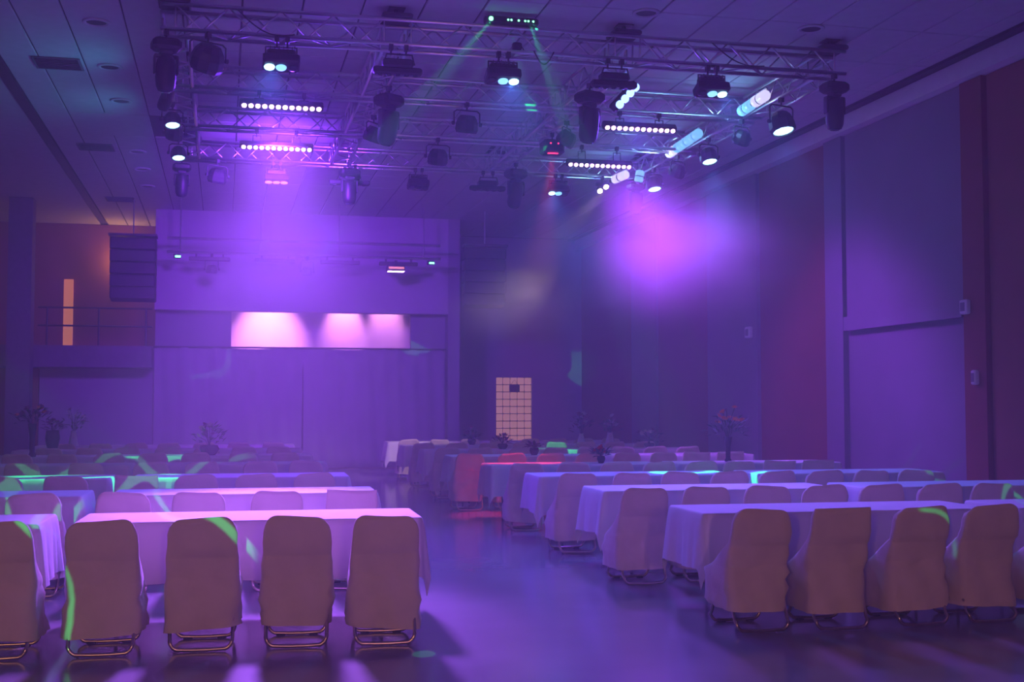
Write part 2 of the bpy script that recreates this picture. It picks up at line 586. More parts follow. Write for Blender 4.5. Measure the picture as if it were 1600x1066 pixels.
def tablecloth(seed, L, W):
    r = random.Random(seed)
    hx, hy, H = L / 2, W / 2, .752
    over = .42
    rc = .03
    per = []   # (x, y, nx, ny, hang, fold weight)
    def side(p0, p1, nrm, n, endw):
        for i in range(n):
            u = (i + .5) / n
            x = p0[0] + (p1[0] - p0[0]) * u
            y = p0[1] + (p1[1] - p0[1]) * u
            edge = max(0, 1 - min(u, 1 - u) * (L if abs(nrm[1]) else W) / .25)
            per.append((x, y, nrm[0], nrm[1], over, endw + .8 * edge))
    def corner(cx, cy, a0):
        n = 9
        for i in range(n):
            a = a0 + (i + .5) / n * pi / 2
            c, s_ = abs(cos(a)), abs(sin(a))
            k = min(over / max(c, s_), over * 1.36)
            per.append((cx + rc * cos(a), cy + rc * sin(a), cos(a), sin(a), k, 1.9))
    side((-hx + rc, -hy), (hx - rc, -hy), (0, -1), 44, .35)
    corner(hx - rc, -hy + rc, -pi / 2)
    side((hx, -hy + rc), (hx, hy - rc), (1, 0), 18, 1.0)
    corner(hx - rc, hy - rc, 0)
    side((hx - rc, hy), (-hx + rc, hy), (0, 1), 44, .35)
    corner(-hx + rc, hy - rc, pi / 2)
    side((-hx, hy - rc), (-hx, -hy + rc), (-1, 0), 18, 1.0)
    corner(-hx + rc, -hy + rc, pi)
    n = len(per)
    p1, p2, p3 = [r.uniform(0, 6.28) for _ in range(3)]
    mb = MB()
    s = [0.0]
    for i in range(1, n):
        s.append(s[-1] + max(.02, math.dist(per[i][:2], per[i - 1][:2])))
    ts = [0, .03, .12, .3, .5, .7, .86, 1.0]
    for t in ts:
        for i, (x, y, nx_, ny_, k, w) in enumerate(per):
            wave = sin(p1 + s[i] * 19 + 1.5 * sin(s[i] * 3.1)) * .55 + sin(p2 + s[i] * 43) * .25 + sin(p3 + s[i] * 8) * .4
            off = .008 + .014 * min(1, t * 6) + .020 * w * t * (1 + wave) + (.010 * w * t if w > 1.5 else 0)
            z = H + .004 - k * t if t > .04 else H + .006 - (.012 if t > 0 else 0)
            z += .012 * sin(s[i] * 5 + p2) * t * t
            mb.v.append((x + nx_ * off * (1 if t > 0 else .0), y + ny_ * off * (1 if t > 0 else .0), max(z, .03)))
    for k in range(len(ts) - 1):
        for i in range(n):
            j = (i + 1) % n
            mb.f.append((k * n + i, (k + 1) * n + i, (k + 1) * n + j, k * n + j))
    mb.f.append(tuple(range(n)))
    return mb.mesh('tablecloth', M['cloth'], False)


TL, TW = 2.40, .80
cloths = [tablecloth(s, TL, TW) for s in (3, 4, 5)]
for me in cloths:
    me.polygons.foreach_set('use_smooth', [len(p.vertices) == 4 for p in me.polygons])
ttop = MB().cham((0, 0, .731), (TL, TW, .034), .006).mesh('tabletop', M['wood'])
tl = MB()
tl.tube([(0, -.30, .712), (0, -.33, .08), (0, -.33, .014)], .014, 7)
tl.tube([(0, .30, .712), (0, .33, .08), (0, .33, .014)], .014, 7)
tl.tube([(0, -.30, .70), (0, .30, .70)], .012, 6)
tl.tube([(0, -.32, .30), (0, .32, .30)], .010, 6)
tl = tl.mesh('leg_frame', M['steel'], True)
apron = MB().box((0, 0, .69), (2.2, .03, .045)).mesh('apron_rail', M['steel'])


def table(xc, yc, seed, label, clabel, side, rz):
    t = thing('folding_table', (xc, yc, 0), label, 'table', 'folding tables ' + side, rz)
    link('tabletop', ttop, t)
    for sx in (-1, 1):
        link('leg_frame', tl, t, (sx * .92, 0, 0))
    for sy in (-1, 1):
        link('apron_rail', apron, t, (0, sy * .33, 0))
    c = link('tablecloth', cloths[seed % 3], None, (xc, yc, .0), (0, 0, rz + (pi if seed % 2 else 0)))
    tag(c, clabel, 'tablecloth', 'tablecloths ' + side)


SL = -.03
ANG = math.atan(SL)
left_tab = [8.92, 11.60, 14.28, 17.38, 20.40, 23.15, 25.6]
left_ch = [8.22, 10.72, 13.30, 16.28, 19.40, 22.05, 24.5]
right_tab = [8.74, 11.22, 13.68, 16.25, 19.22, 21.9, 24.5, 27.0]
right_ch = [8.07, 10.40, 12.70, 15.10, 18.10, 20.65, 23.4, 25.9]
LX = [[1.05, .48, -.12, -.73, -1.36], [1.08, .45, -.19, -.80, -1.50], [.95, .35, -.26, -.86, -1.55, -2.18],
      [1.05, .47, -.25, -.88, -1.66, -2.42], [.93, .30, -.40, -1.02, -1.66, -2.32, -2.95], [.95, .36, -.28, -.92, -1.6, -2.2, -2.85], [.95, .3, -.35, -1.0, -1.6, -2.25, -2.9]]
RX = [[3.64, 4.22, 4.86, 5.42, 6.02], [3.60, 4.19, 4.74, 5.29, 5.87, 6.42, 6.97], [3.67, 4.26, 4.81, 5.37, 5.93, 6.47, 7.01, 7.55],
      [3.69, 4.30, 4.85, 5.42, 5.97, 6.51, 7.05, 7.59], [3.57, 4.20, 4.80, 5.40, 6.00, 6.55, 7.10, 7.65],
      [3.68, 4.25, 4.95, 5.55, 6.15, 6.75, 7.35, 7.95], [3.72, 4.35, 5.0, 5.65, 6.3, 6.9, 7.5, 8.1], [3.8, 4.45, 5.1, 5.75, 6.4, 7.0, 7.6, 8.2]]
MOD = {('L', 0, 0): 'rumpled ', ('L', 0, 2): 'smooth backed '}
ci = 0
for side, tabs, chs, XX, nm in (('L', left_tab, left_ch, LX, 'left'), ('R', right_tab, right_ch, RX, 'right')):
    for r_i, (ty, cy_, xs) in enumerate(zip(tabs, chs, XX)):
        rown = 'farthest' if r_i == len(tabs) - 1 else ROW[r_i]
        for k in range(2):
            if side == 'L':
                xc = 1.42 - TL / 2 - k * (TL + .24)
                if r_i == 0 and k == 1:
                    pass
            else:
                xc = 3.53 + TL / 2 + k * (TL + .24)
            yc = ty + TW / 2 + SL * (xc - (1.42 if side == 'L' else 3.53))
            pos = 'aisle-end' if k == 0 else 'wall-side'
            table(xc, yc, r_i * 2 + k + (side == 'R') * 3,
                  '%s folding table under white cloth, %s row %s of aisle' % (pos, rown, nm),
                  'white draped cloth on the %s table, %s row %s of aisle' % (pos, rown, nm), nm + ' of the aisle', ANG)
        for q, x in enumerate(xs):
            sq = (side, r_i, q) in (('L', 1, 0), ('R', 0, 1), ('L', 2, 3), ('R', 3, 6), ('R', 3, 7), ('R', 4, 6), ('R', 4, 7))
            kind = (6 + ci % 2) if sq else (ci * 5 + r_i) % 6
            y = cy_ + SL * (x - (1.0 if side == 'L' else 3.6)) + rnd.uniform(-.04, .04)
            chair(x, y, ANG + rnd.uniform(-.05, .05), kind,
                  '%s ivory slipcovered chair, %s row %s of aisle' % (ORD[q] if q == 0 else ORD[q] + '-from-aisle', rown, nm),
                  'slipcovered chairs ' + nm + ' of the aisle')
            ci += 1

# ================================================================== FLOWERS
def blossom(rad, n, seed):
    r = random.Random(seed)
    mb = MB()
    for k in range(n):
        a = 2 * pi * k / n + r.uniform(-.2, .2)
        for tilt, sc in ((.35, 1.0), (.9, .75)):
            d = Vector((cos(a + tilt), sin(a + tilt), tilt))
            sidev = Vector((-sin(a + tilt), cos(a + tilt), 0))
            p0 = Vector((0, 0, 0))
            p1 = d.normalized() * rad * sc * .6
            p2 = d.normalized() * rad * sc
            b = len(mb.v)
            for v in (p0, p1 + sidev * rad * .35, p2, p1 - sidev * rad * .35):
                mb.v.append(tuple(v))
            mb.f.append((b, b + 1, b + 2, b + 3))
    mb.lathe([(rad * .22, -rad * .1), (rad * .28, rad * .1), (rad * .1, rad * .25)], 7)
    return mb


bl_cache = {}


def arrangement(name, loc, label, vase, vh, vr, mats, nflow, height, spread, leafmat, seed, prof='tall'):
    r = random.Random(seed)
    t = thing(name, loc, label, 'flower vase', 'flower arrangements')
    if prof == 'tall':
        pr = [(vr * .8, 0), (vr * .85, .02), (vr * .55, vh * .15), (vr * .6, vh * .6), (vr, vh), (vr * .92, vh), (vr * .5, vh * .7)]
    elif prof == 'cone':
        pr = [(vr, 0), (vr, .02), (vr * .75, vh * .5), (vr * .5, vh * .9), (vr * .6, vh), (vr * .5, vh), (vr * .4, vh * .8)]
    else:
        pr = [(vr * .6, 0), (vr * .8, vh * .25), (vr, vh * .6), (vr * .85, vh), (vr * .75, vh), (vr * .7, vh * .8)]
    MB().lathe(pr, 14).build('vase', M[vase], t, True)
    lf = MB()
    tips = []
    for k in range(nflow):
        a = r.uniform(0, 6.28)
        d = spread * math.sqrt(r.uniform(.02, 1))
        tip = Vector((cos(a) * d, sin(a) * d, vh + height * (1 - .5 * (d / spread) ** 2) * r.uniform(.55, 1)))
        st = MB().tube([(0, 0, vh * .7), (tip.x * .35, tip.y * .35, vh + (tip.z - vh) * .55), tuple(tip)], .005, 5)
        st.build('stem', M['darkleaf'], t)
        tips.append(tip)
        key = (mats[k % len(mats)], k % 2)
        if key not in bl_cache:
            bl_cache[key] = blossom(.06, 6, k).mesh('blossom', M[key[0]])
        o = link('blossom', bl_cache[key], t, tip, (r.uniform(-.8, .8), r.uniform(-.8, .8), r.uniform(0, 6)))
        o.scale = [r.uniform(.75, 1.25)] * 3
    lme = {}
    for k in range(nflow * 5):
        a = r.uniform(0, 6.28)
        d = spread * 1.1 * math.sqrt(r.uniform(.02, 1))
        base = Vector((cos(a) * d, sin(a) * d, vh + height * r.uniform(.05, .8) * (1 - .4 * d / spread)))
        dirv = Vector((cos(a), sin(a), r.uniform(-.2, 1.1))).normalized()
        sd = dirv.cross(Vector((0, 0, 1))).normalized()
        L = r.uniform(.08, .15)
        nrm = sd.cross(dirv)
        b = len(lf.v)
        for v in (base, base + dirv * L * .5 + sd * L * .2 + nrm * .012, base + dirv * L, base + dirv * L * .5 - sd * L * .2 + nrm * .012):
            lf.v.append(tuple(v))
        lf.f += [(b, b + 1, b + 2), (b, b + 2, b + 3)]
    o = lf.build('foliage', M[leafmat], t)
    o['kind'] = 'stuff'
    return t


TZ = .757
arrangement('flower_vase', (-2.92, 20.66, TZ), 'tall slim dark vase with orange-centred flowers near the pillar', 'vasedark', .52, .07, ['orange', 'plum', 'plum'], 9, .34, .24, 'darkleaf', 1)
arrangement('flower_vase', (-2.98, 23.5, TZ), 'dark squat vase of plum flowers behind the tall slim one', 'vasedark', .36, .13, ['plum', 'plum', 'pale'], 7, .26, .14, 'darkleaf', 2, 'bowl')
arrangement('flower_vase', (-2.9, 25.95, TZ), 'pale vase with bright green sprays, by the gallery', 'vasewhite', .30, .10, ['pale', 'pale', 'plum'], 8, .55, .22, 'leaf', 3, 'cone')
arrangement('flower_vase', (-.22, 20.75, TZ), 'leaning dark plant arrangement with green and pale blooms, left tables', 'vasedark', .16, .16, ['pale', 'plum', 'plum'], 10, .46, .20, 'leaf', 4, 'bowl')
arrangement('flower_vase', (4.95, 24.85, TZ), 'small dark arrangement just left of the glass block window', 'vasedark', .12, .09, ['plum'], 5, .26, .15, 'darkleaf', 5, 'bowl')
arrangement('flower_vase', (5.02, 22.3, TZ), 'low dark arrangement under the left edge of glass block window', 'vasedark', .10, .10, ['plum'], 5, .22, .12, 'darkleaf', 6, 'bowl')
arrangement('flower_vase', (7.25, 24.75, TZ), 'white conical vase with wispy dark stems, right of glass block window', 'vasewhite', .22, .09, ['pale', 'plum'], 8, .55, .20, 'darkleaf', 7, 'cone')
arrangement('flower_vase', (7.86, 24.7, TZ), 'white conical vase with bushy pale flowers, right side tables', 'vasewhite', .24, .10, ['pale', 'pale', 'pale'], 9, .40, .17, 'leaf', 8, 'cone')
arrangement('flower_vase', (7.80, 22.1, TZ), 'low arrangement with one upright pale spike, far right tables', 'vasedark', .10, .10, ['pale', 'plum'], 5, .34, .22, 'darkleaf', 9, 'bowl')
arrangement('flower_vase', (7.05, 16.6, TZ), 'tall dark vase with a spray of orange flowers, right tables', 'vasedark', .36, .06, ['orange', 'orange', 'orange', 'plum'], 12, .46, .28, 'darkleaf', 10)
arrangement('flower_pot', (5.15, 16.6, TZ), 'small pot with glowing red rose blooms on right table', 'vasedark', .10, .06, ['red'], 8, .13, .08, 'darkleaf', 11, 'bowl')
arrangement('flower_pot', (4.93, 19.55, TZ), 'small dark checked pot of plum flowers beside red rose pot', 'vasedark', .12, .08, ['plum'], 6, .09, .07, 'darkleaf', 12, 'bowl')

# ================================================================== TRUSS GRID
TZC, TB = 5.97, .145
GX = [-.60, 1.95, 4.80, 7.60]
GY = [14.45, 17.0, 19.36, 21.92]
BR, CR = .011, .0255


def truss_run(p0, p1, label, nodes):
    p0, p1 = Vector(p0), Vector(p1)
    d = p1 - p0
    L = d.length
    ang = math.atan2(d.y, d.x)
    t = thing('box_truss', p0, label, 'truss', 'overhead lighting truss grid', ang)
    for sy in (-1, 1):
        for sz in (-1, 1):
            MB().tube([(0, sy * TB, sz * TB), (L, sy * TB, sz * TB)], CR, 8).build('chord', M['truss'], t, True)
    segs = [0] + nodes + [L]
    vert = MB().tube([(0, 0, -TB), (0, 0, TB)], BR, 6).mesh('brace', M['truss'], True)
    cache = {}
    for a, b in zip(segs[:-1], segs[1:]):
        a2, b2 = a + .16, b - .16
        n = max(2, round((b2 - a2) / .30))
        st = (b2 - a2) / n
        key = round(st, 3)
        if key not in cache:
            cache[key] = (MB().tube([(0, 0, -TB), (st, 0, TB)], BR, 6).mesh('brace', M['truss'], True), MB().tube([(0, 0, TB), (st, 0, -TB)], BR, 6).mesh('brace', M['truss'], True),
                          MB().tube([(0, -TB, 0), (st, TB, 0)], BR, 6).mesh('brace', M['truss'], True), MB().tube([(0, TB, 0), (st, -TB, 0)], BR, 6).mesh('brace', M['truss'], True))
        u, dn, l, r_ = cache[key]
        for k in range(n):
            for sy in (-1, 1):
                link('brace', u if (k + (sy > 0)) % 2 else dn, t, (a2 + k * st, sy * TB, 0))
            link('brace', l if k % 2 else r_, t, (a2 + k * st, 0, -TB))
        for q in (a2, b2):
            for sy in (-1, 1):
                link('brace', vert, t, (q, sy * TB, 0))
    return t


cross_names = ['front cross truss nearest the camera, aluminium lattice', 'second cross truss from the front, aluminium lattice', 'third cross truss from the front, aluminium lattice', 'rear cross truss, aluminium lattice, farthest back']
for y, nme in zip(GY, cross_names):
    truss_run((GX[0] - TB, y, TZC), (GX[-1] + TB, y, TZC), nme, [g - GX[0] + TB for g in GX[1:-1]])
long_names = ['left side truss', 'second lengthwise truss from the left', 'third lengthwise truss from the left', 'right side truss']
for x, nme in zip(GX, long_names):
    for k, bay in enumerate(('front bay', 'middle bay', 'rear bay')):
        truss_run((x, GY[k] + TB + CR + .002, TZC), (x, GY[k + 1] - TB - CR - .002, TZC), nme + ', %s, aluminium lattice' % bay, [])
hn = 0
for x, wx in zip(GX, ('far-left', 'centre-left', 'centre-right', 'far-right')):
    for y, wy in ((GY[0], 'front'), (GY[3], 'rear')):
        t = thing('chain_hoist', (x, y, TZC + TB + .02), 'dark hoist clamping the truss to the ceiling, %s %s' % (wx, wy), 'hoist', 'truss hoists')
        MB().cham((0, 0, .035), (.36, .36, .06), .015).build('hoist_body', M['black2'], t)
        MB().tube([(0, 0, .06), (0, 0, ZC - TZC - TB - .036)], .025, 8).build('hoist_stem', M['black'], t)
        MB().box((0, 0, ZC - TZC - TB - .040), (.2, .2, .014)).build('ceiling_plate', M['black2'], t)

# ================================================================== LIGHT FIXTURES
TBOT = TZC - TB - CR      # underside of the truss


def clampmesh(t, z=0.0, x=0.0):
    MB().box((x, 0, z - .02), (.05, .07, .066)).tube([(x, 0, z - .05), (x, 0, z - .11)], .012, 6).build('clamp', M['black2'], t)


def moving_head(loc, label, size=1.0, pan=0.0, tilt=0.0, lit=None, name='moving_head_light'):
    t = thing(name, loc, label, 'stage light', 'moving head lights', pan)
    clampmesh(t)
    s_ = size
    MB().cham((0, 0, -.165 * s_), (.32 * s_, .26 * s_, .13 * s_), .035 * s_).build('base_box', M['black'], t)
    yk = MB()
    yk.cham((0, 0, -.255 * s_), (.15 * s_, .13 * s_, .07 * s_), .02 * s_)
    for sx in (-1, 1):
        yk.cham((sx * .125 * s_, 0, -.40 * s_), (.024 * s_, .09 * s_, .20 * s_), .010 * s_)
        yk.cham((sx * .085 * s_, 0, -.295 * s_), (.10 * s_, .09 * s_, .03 * s_), .010 * s_)
    yk.build('yoke', M['black2'], t)
    rot = Matrix.Rotation(tilt, 3, 'X')
    h = MB().lathe([(.04 * s_, .155 * s_), (.075 * s_, .145 * s_), (.10 * s_, .10 * s_), (.112 * s_, .03 * s_), (.116 * s_, -.10 * s_), (.108 * s_, -.19 * s_), (.085 * s_, -.245 * s_), (.07 * s_, -.25 * s_)], 16, (0, 0, -.44 * s_), rot)
    hd = h.build('head', M['black'], t, True)
    MB().lathe([(.068 * s_, -.251 * s_), (.055 * s_, -.262 * s_), (.02 * s_, -.268 * s_)], 14, (0, 0, -.44 * s_), rot).build('lens', M[lit] if lit else M['lens'], hd, True)
    return t


def par(loc, label, size=1.0, pan=0.0, tilt=0.0, lit=None, drop=.30):
    t = thing('par_light', loc, label, 'stage light', 'par can lights', pan)
    clampmesh(t)
    s_ = size
    w = .20 * s_
    MB().tube([(-w, 0, -drop), (-w, 0, -.13), (-w + .04, 0, -.10), (w - .04, 0, -.10), (w, 0, -.13), (w, 0, -drop)], .011, 6).build('yoke', M['black2'], t, True)
    rot = Matrix.Rotation(tilt, 3, 'X')
    prof = [(.05 * s_, .13 * s_), (.11 * s_, .125 * s_), (.15 * s_, .07 * s_), (.172 * s_, .0), (.175 * s_, -.09 * s_), (.155 * s_, -.13 * s_), (.14 * s_, -.13 * s_), (.135 * s_, -.10 * s_)]
    b = MB().lathe(prof, 10, (0, 0, -drop), rot).build('can', M['black'], t)
    for sx in (-1, 1):
        MB().lathe([(.028, -.016), (.028, .016), (.012, .02)], 8, (sx * (w + .012), 0, -drop), Matrix.Rotation(sx * pi / 2, 3, 'Y')).build('tilt_knob', M['black2'], t)
    MB().lathe([(.134 * s_, -.112 * s_), (.09 * s_, -.124 * s_), (.03 * s_, -.128 * s_)], 14, (0, 0, -drop), rot).build('lens', M[lit] if lit else M['lens'], b, True)
    return t


def blinder(loc, label, lit=(0, 0, 1, 1), w=.42, tilt=-.34, pan=0.0):
    """wide flat housing with a row of lenses underneath"""
    t = thing('led_blinder', loc, label, 'stage light', 'blinder lights', pan)
    clampmesh(t, x=-.05)
    clampmesh(t, x=.07)
    MB().tube([(-w * .42, 0, -.24), (-w * .42, 0, -.11), (w * .42, 0, -.11), (w * .42, 0, -.24)], .012, 6).build('yoke', M['black2'], t)
    MB().cham((0, .02, -.19), (w * .78, .16, .11), .02).build('upper_body', M['black'], t)
    rot = Matrix.Rotation(tilt, 3, 'X')
    b = MB().cham((0, 0, -.285), (w, .24, .12), .02, rot).build('housing', M['black'], t)
    n = 3
    for k in range(n):
        x = (k - 1) * w * .315
        p = rot @ Vector((x, 0, -.064))
        lm = lit[k + 1]
        MB().lathe([(.062, 0), (.058, -.012), (.03, -.018)], 16, (p.x, p.y, p.z - .285), rot).build('lens', M[lm] if lm else M['lens'], b, True)
    fin = MB().box((0, 0, 0), (.008, .17, .05)).mesh('cooling_fin', M['black2'])
    for k in range(6):
        link('cooling_fin', fin, t, ((k - 2.5) * w * .12, .02, -.135))
    return t


def effect_bar(loc, label, w=.58, pan=0.0):
    t = thing('effect_batten', loc, label, 'stage light', 'effect battens', pan)
    clampmesh(t, x=-.08)
    clampmesh(t, x=.1)
    MB().tube([(-.17, 0, -.22), (-.13, 0, -.10), (.17, 0, -.10), (.20, 0, -.22)], .011, 6).build('bracket', M['black2'], t)
    MB().cham((0, 0, -.215), (.36, .16, .10), .02).build('driver_box', M['black'], t)
    b = MB().cham((0, 0, -.30), (w, .11, .085), .018).build('bar_housing', M['black'], t)
    for k in range(5):
        MB().lathe([(.035, 0), (.03, -.01), (.01, -.014)], 12, ((k - 2) * w * .18, 0, -.343)).build('lens', M['lens'], b, True)
    return t


def led_bar(loc, label, drop=.23, w=1.12, rz=0.0, n=12):
    t = thing('led_bar', loc, label, 'stage light', 'lit led wash bars', rz)
    for x in (-.3, .3):
        clampmesh(t, x=x)
        MB().tube([(x - .06, 0, -drop + .02), (x - .06, 0, -.09), (x + .06, 0, -.09), (x + .06, 0, -drop + .02)], .009, 6).build('bracket', M['black2'], t)
    tilt = Matrix.Rotation(-.75, 3, 'X')
    b = MB().cham((0, 0, -drop), (w, .10, .11), .015, tilt).build('housing', M['black'], t)
    lm = MB().lathe([(.033, 0), (.031, -.010), (.014, -.016)], 14, (0, 0, 0), tilt).mesh('lens', M['g_pink'], True)
    for k in range(n):
        p = tilt @ Vector(((k - (n - 1) / 2) * w / n * .97, 0, -.057))
        link('lens', lm, b, (p.x, p.y, p.z - drop))
    return t


def tube_lantern(p0, p1, n, mats, label):
    p0, p1 = Vector(p0), Vector(p1)
    d = (p1 - p0)
    L = d.length / n
    q = d.to_track_quat('Z', 'Y').to_matrix()
    t = thing('acrylic_lamp', p0, label, 'stage light', 'glowing acrylic lamps')
    for k in range(n):
        o0 = q @ Vector((0, 0, k * L))
        b = MB().lathe([(.05, .0), (.075, .015), (.08, .03), (.08, L * .40)], 14, o0, q).build('acrylic_cylinder', M[mats[k % len(mats)]], t, True)
        MB().lathe([(.076, L * .401), (.076, L * .47)], 14, o0, q).build('ring', M['black2'], b)
        MB().lathe([(.08, L * .471), (.08, L * .76), (.06, L * .80), (.03, L * .82)], 14, o0, q).build('acrylic_cap', M[mats[k % len(mats)]], b, True)
        MB().lathe([(.03, L * .821), (.035, L * .98)], 10, o0, q).build('coupling', M['black'], b)
    MB().tube([tuple(q @ Vector((0, 0, -.02)) + Vector((0, 0, .09))), tuple(q @ Vector((0, 0, d.length)) + Vector((0, 0, .09)))], .014, 6).build('carrier_rod', M['truss'], t)
    return t


FY = GY[0] - TB
H = TBOT
# --- on the front truss
moving_head((-.68, FY, H), 'large dark moving head hanging off the front-left truss corner', 1.0, .2, .05)
par((-.22, FY, H), 'big black par can beside the front-left moving head', 1.12, .5, .55, drop=.28)
blinder((.60, FY, H), 'lit blinder with two ice blue lenses, front truss left part', (0, 'g_ice', 'g_dim', 0))
effect_bar((1.95, FY, H), 'wide dark batten on the front truss, left of centre')
blinder((3.22, FY, H), 'lit blinder with two ice blue lenses, middle of front truss', (0, 0, 'g_dim', 'g_ice'))
effect_bar((4.62, FY, H), 'wide dark batten on front truss above the blue lensed spot')
blinder((5.90, FY, H), 'lit blinder with two ice blue lenses, front truss right part', (0, 0, 'g_dim', 'g_ice'))
moving_head((7.58, FY, H), 'large dark moving head hanging off the front-right truss corner', 1.02, .1, .0)
# small control box hung inside the front truss
t = thing('splitter_box', (3.40, FY + .02, TZC - TB + CR), 'small dark box sitting inside the front truss lattice', 'control box')
MB().cham((0, 0, .045), (.11, .08, .09), .012).build('case', M['black'], t)
MB().tube([(.04, 0, .08), (.1, .02, .0), (.16, .03, -.02)], .006, 5).build('lead', M['cable'], t)
# green laser strip on top of the front truss
t = thing('laser_strip', (3.32, FY - .02, TZC + TB + CR), 'flat black strip with green diodes on top of front truss', 'laser')
b = MB().cham((0, 0, .045), (.66, .12, .085), .015).build('housing', M['black'], t)
MB().lathe([(.028, 0), (.026, -.008), (.01, -.012)], 12, (-.26, -.062, .045), Matrix.Rotation(-pi / 2, 3, 'X')).build('main_aperture', M['g_green'], b)
for x in (-.05, -.01, .08, .16, .20, .26):
    MB().lathe([(.013, 0), (.011, -.006), (.004, -.009)], 10, (x, -.061, .045), Matrix.Rotation(-pi / 2, 3, 'X')).build('diode', M['g_green'], b)
# cable loops
for (x0, x1, sag, nme) in ((.1, .75, .12, 'left half'), (3.6, 3.85, .16, 'middle'), (5.9, 6.6, .10, 'right part')):
    pts = [(x0 + (x1 - x0) * k / 10, FY - .03, TZC - TB + .02 - sag * sin(pi * k / 10) + (.25 * (1 - k / 10) if x1 - x0 > .5 else 0)) for k in range(11)]
    tag(MB().tube(pts, .008, 6).build('slack_cable', M['cable'], None, True), 'slack black cable looping from the front truss, ' + nme, 'cable', 'slack cables')

# --- left side truss
LXF = GX[0] - TB
moving_head((LXF, 16.1, H), 'dark moving head tilted sideways on left truss, nearest of its row', .72, 1.2, .4)
par((LXF, 17.75, H), 'par light with glowing blue lens on left truss, nearer one', .72, .2, -.3, 'g_ice', .24)
par((LXF, 18.6, H), 'unlit par light between two blue lit ones, left truss', .75, .3, .5, None, .24)
par((LXF, 20.1, H), 'par light with glowing blue lens on left truss, farther one', .72, .2, -.3, 'g_ice', .24)
moving_head((LXF, 21.75, H), 'moving head hanging at rear-left truss corner', .95, .1, .05)
# --- rear truss
RY = GY[3] - TB
par((-.15, RY, H), 'dim par light on rear truss beside the rear-left moving head', .95, .5, .3, None, .27)
blinder((.85, RY, H), 'blinder with faint orange glow under the rear truss', (0, 'g_orange', 'g_orange', 'g_orange'), .42, -.15)
effect_bar((2.12, RY, H - .0), 'wide dark batten under the rear truss, left of centre', .72)
blinder((3.35, RY, H), 'small unlit blinder under the middle of the rear truss', (0, 0, 0, 0), .38)
effect_bar((4.62, RY, H), 'wide dark batten under the rear truss, right of centre', .66)
blinder((5.95, RY, H), 'blinder with one blue lit lens under the rear truss', (0, 'g_ice', 'g_dim', 0), .40)
t = thing('pin_spot_pair', (6.80, RY, H), 'pair of tiny blazing white pin spots on rear truss', 'stage light')
clampmesh(t)
MB().cham((0, 0, -.14), (.26, .08, .06), .01).build('crossbar', M['black'], t)
for x, z in ((-.06, -.24), (.06, -.16)):
    rot = Matrix.Rotation(-.9, 3, 'X')
    c = MB().lathe([(.03, .07), (.05, .03), (.055, -.05)], 12, (x, 0, z), rot).build('can', M['black2'], t)
    MB().lathe([(.05, -.052), (.04, -.06), (.015, -.064)], 12, (x, 0, z), rot).build('lens', M['g_hot'], c)
# --- second lengthwise truss
moving_head((GX[1] + TB, 16.2, H), 'bulky dark moving head under the second lengthwise truss', 1.12, .6, .25)
par((GX[1] + TB, 17.9, H), 'par can right behind the bulky moving head', .85, .8, .4, None, .27)
moving_head((GX[1] + TB, 21.5, H), 'moving head near the rear end of second lengthwise truss', 1.05, .2, .0)
# --- third lengthwise truss
moving_head((GX[2] - TB, 15.45, H), 'dark moving head cabinet left of the four blue lenses', 1.12, .4, .2)
par((GX[2] + TB, 17.6, H), 'tilted unlit par can above the red dotted box', .85, .9, .6, None, .25)
moving_head((GX[2] + TB, 20.9, H), 'moving head near the rear of third lengthwise truss', 1.12, .3, .35)
t = thing('scanner_box', (GX[2] + TB, 18.45, H), 'dark effect box with red indicator dots under the truss', 'stage light')
clampmesh(t)
b = MB().cham((0, 0, -.22), (.34, .30, .22), .03).build('case', M['black'], t)
for x in (-.06, .06):
    MB().lathe([(.014, 0), (.006, -.01)], 8, (x, -.151, -.18), Matrix.Rotation(-pi / 2, 3, 'X')).build('indicator', M['g_red'], b)
MB().box((-.02, -.12, -.333), (.16, .05, .01)).build('lit_slot', M['g_red'], b)
# four lens par bar by the third lengthwise truss
t = thing('par_bar', (GX[2] + TB, 14.9, H), 'angled bar with a row of four blue lit lenses', 'stage light')
clampmesh(t)
rot = Matrix.Rotation(R(52), 3, 'Y') @ Matrix.Rotation(-.9, 3, 'X')
b = MB().cham((.0, 0, -.28), (.46, .12, .12), .02, Matrix.Rotation(R(-48), 3, 'Y')).build('housing', M['black'], t)
MB().tube([(0, .03, -.1), (0, .03, -.26)], .014, 6).build('bracket', M['black2'], t)
for k in range(4):
    u = (k - 1.5) * .105
    MB().lathe([(.055, 0), (.05, -.014), (.02, -.02)], 14, (u * cos(R(48)) + .03, -.066, -.29 + u * sin(R(48))), Matrix.Rotation(-pi / 2 + .35, 3, 'X')).build('lens', M['g_blue'], b)
# --- par cans in the middle of the grid
par((3.28, GY[1] - TB, H), 'unlit par can with green sheen hanging mid grid, nearer one', .95, .15, .25, None, .29)
par((3.27, GY[2] - TB, H), 'unlit par can hanging mid grid, farther one', .95, .1, .3, None, .29)
# --- led bars
led_bar((.72, GY[1] - TB, H), 'lit magenta led bar, upper left of the four', .16)
led_bar((.75, GY[2] - TB, H), 'lit magenta led bar, lower left of the four', .24)
led_bar((5.83, GY[1] - TB, H), 'lit magenta led bar, upper right of the four', .20)
led_bar((5.95, GY[2] - TB, H), 'lit magenta led bar, lower right of the four', .28)
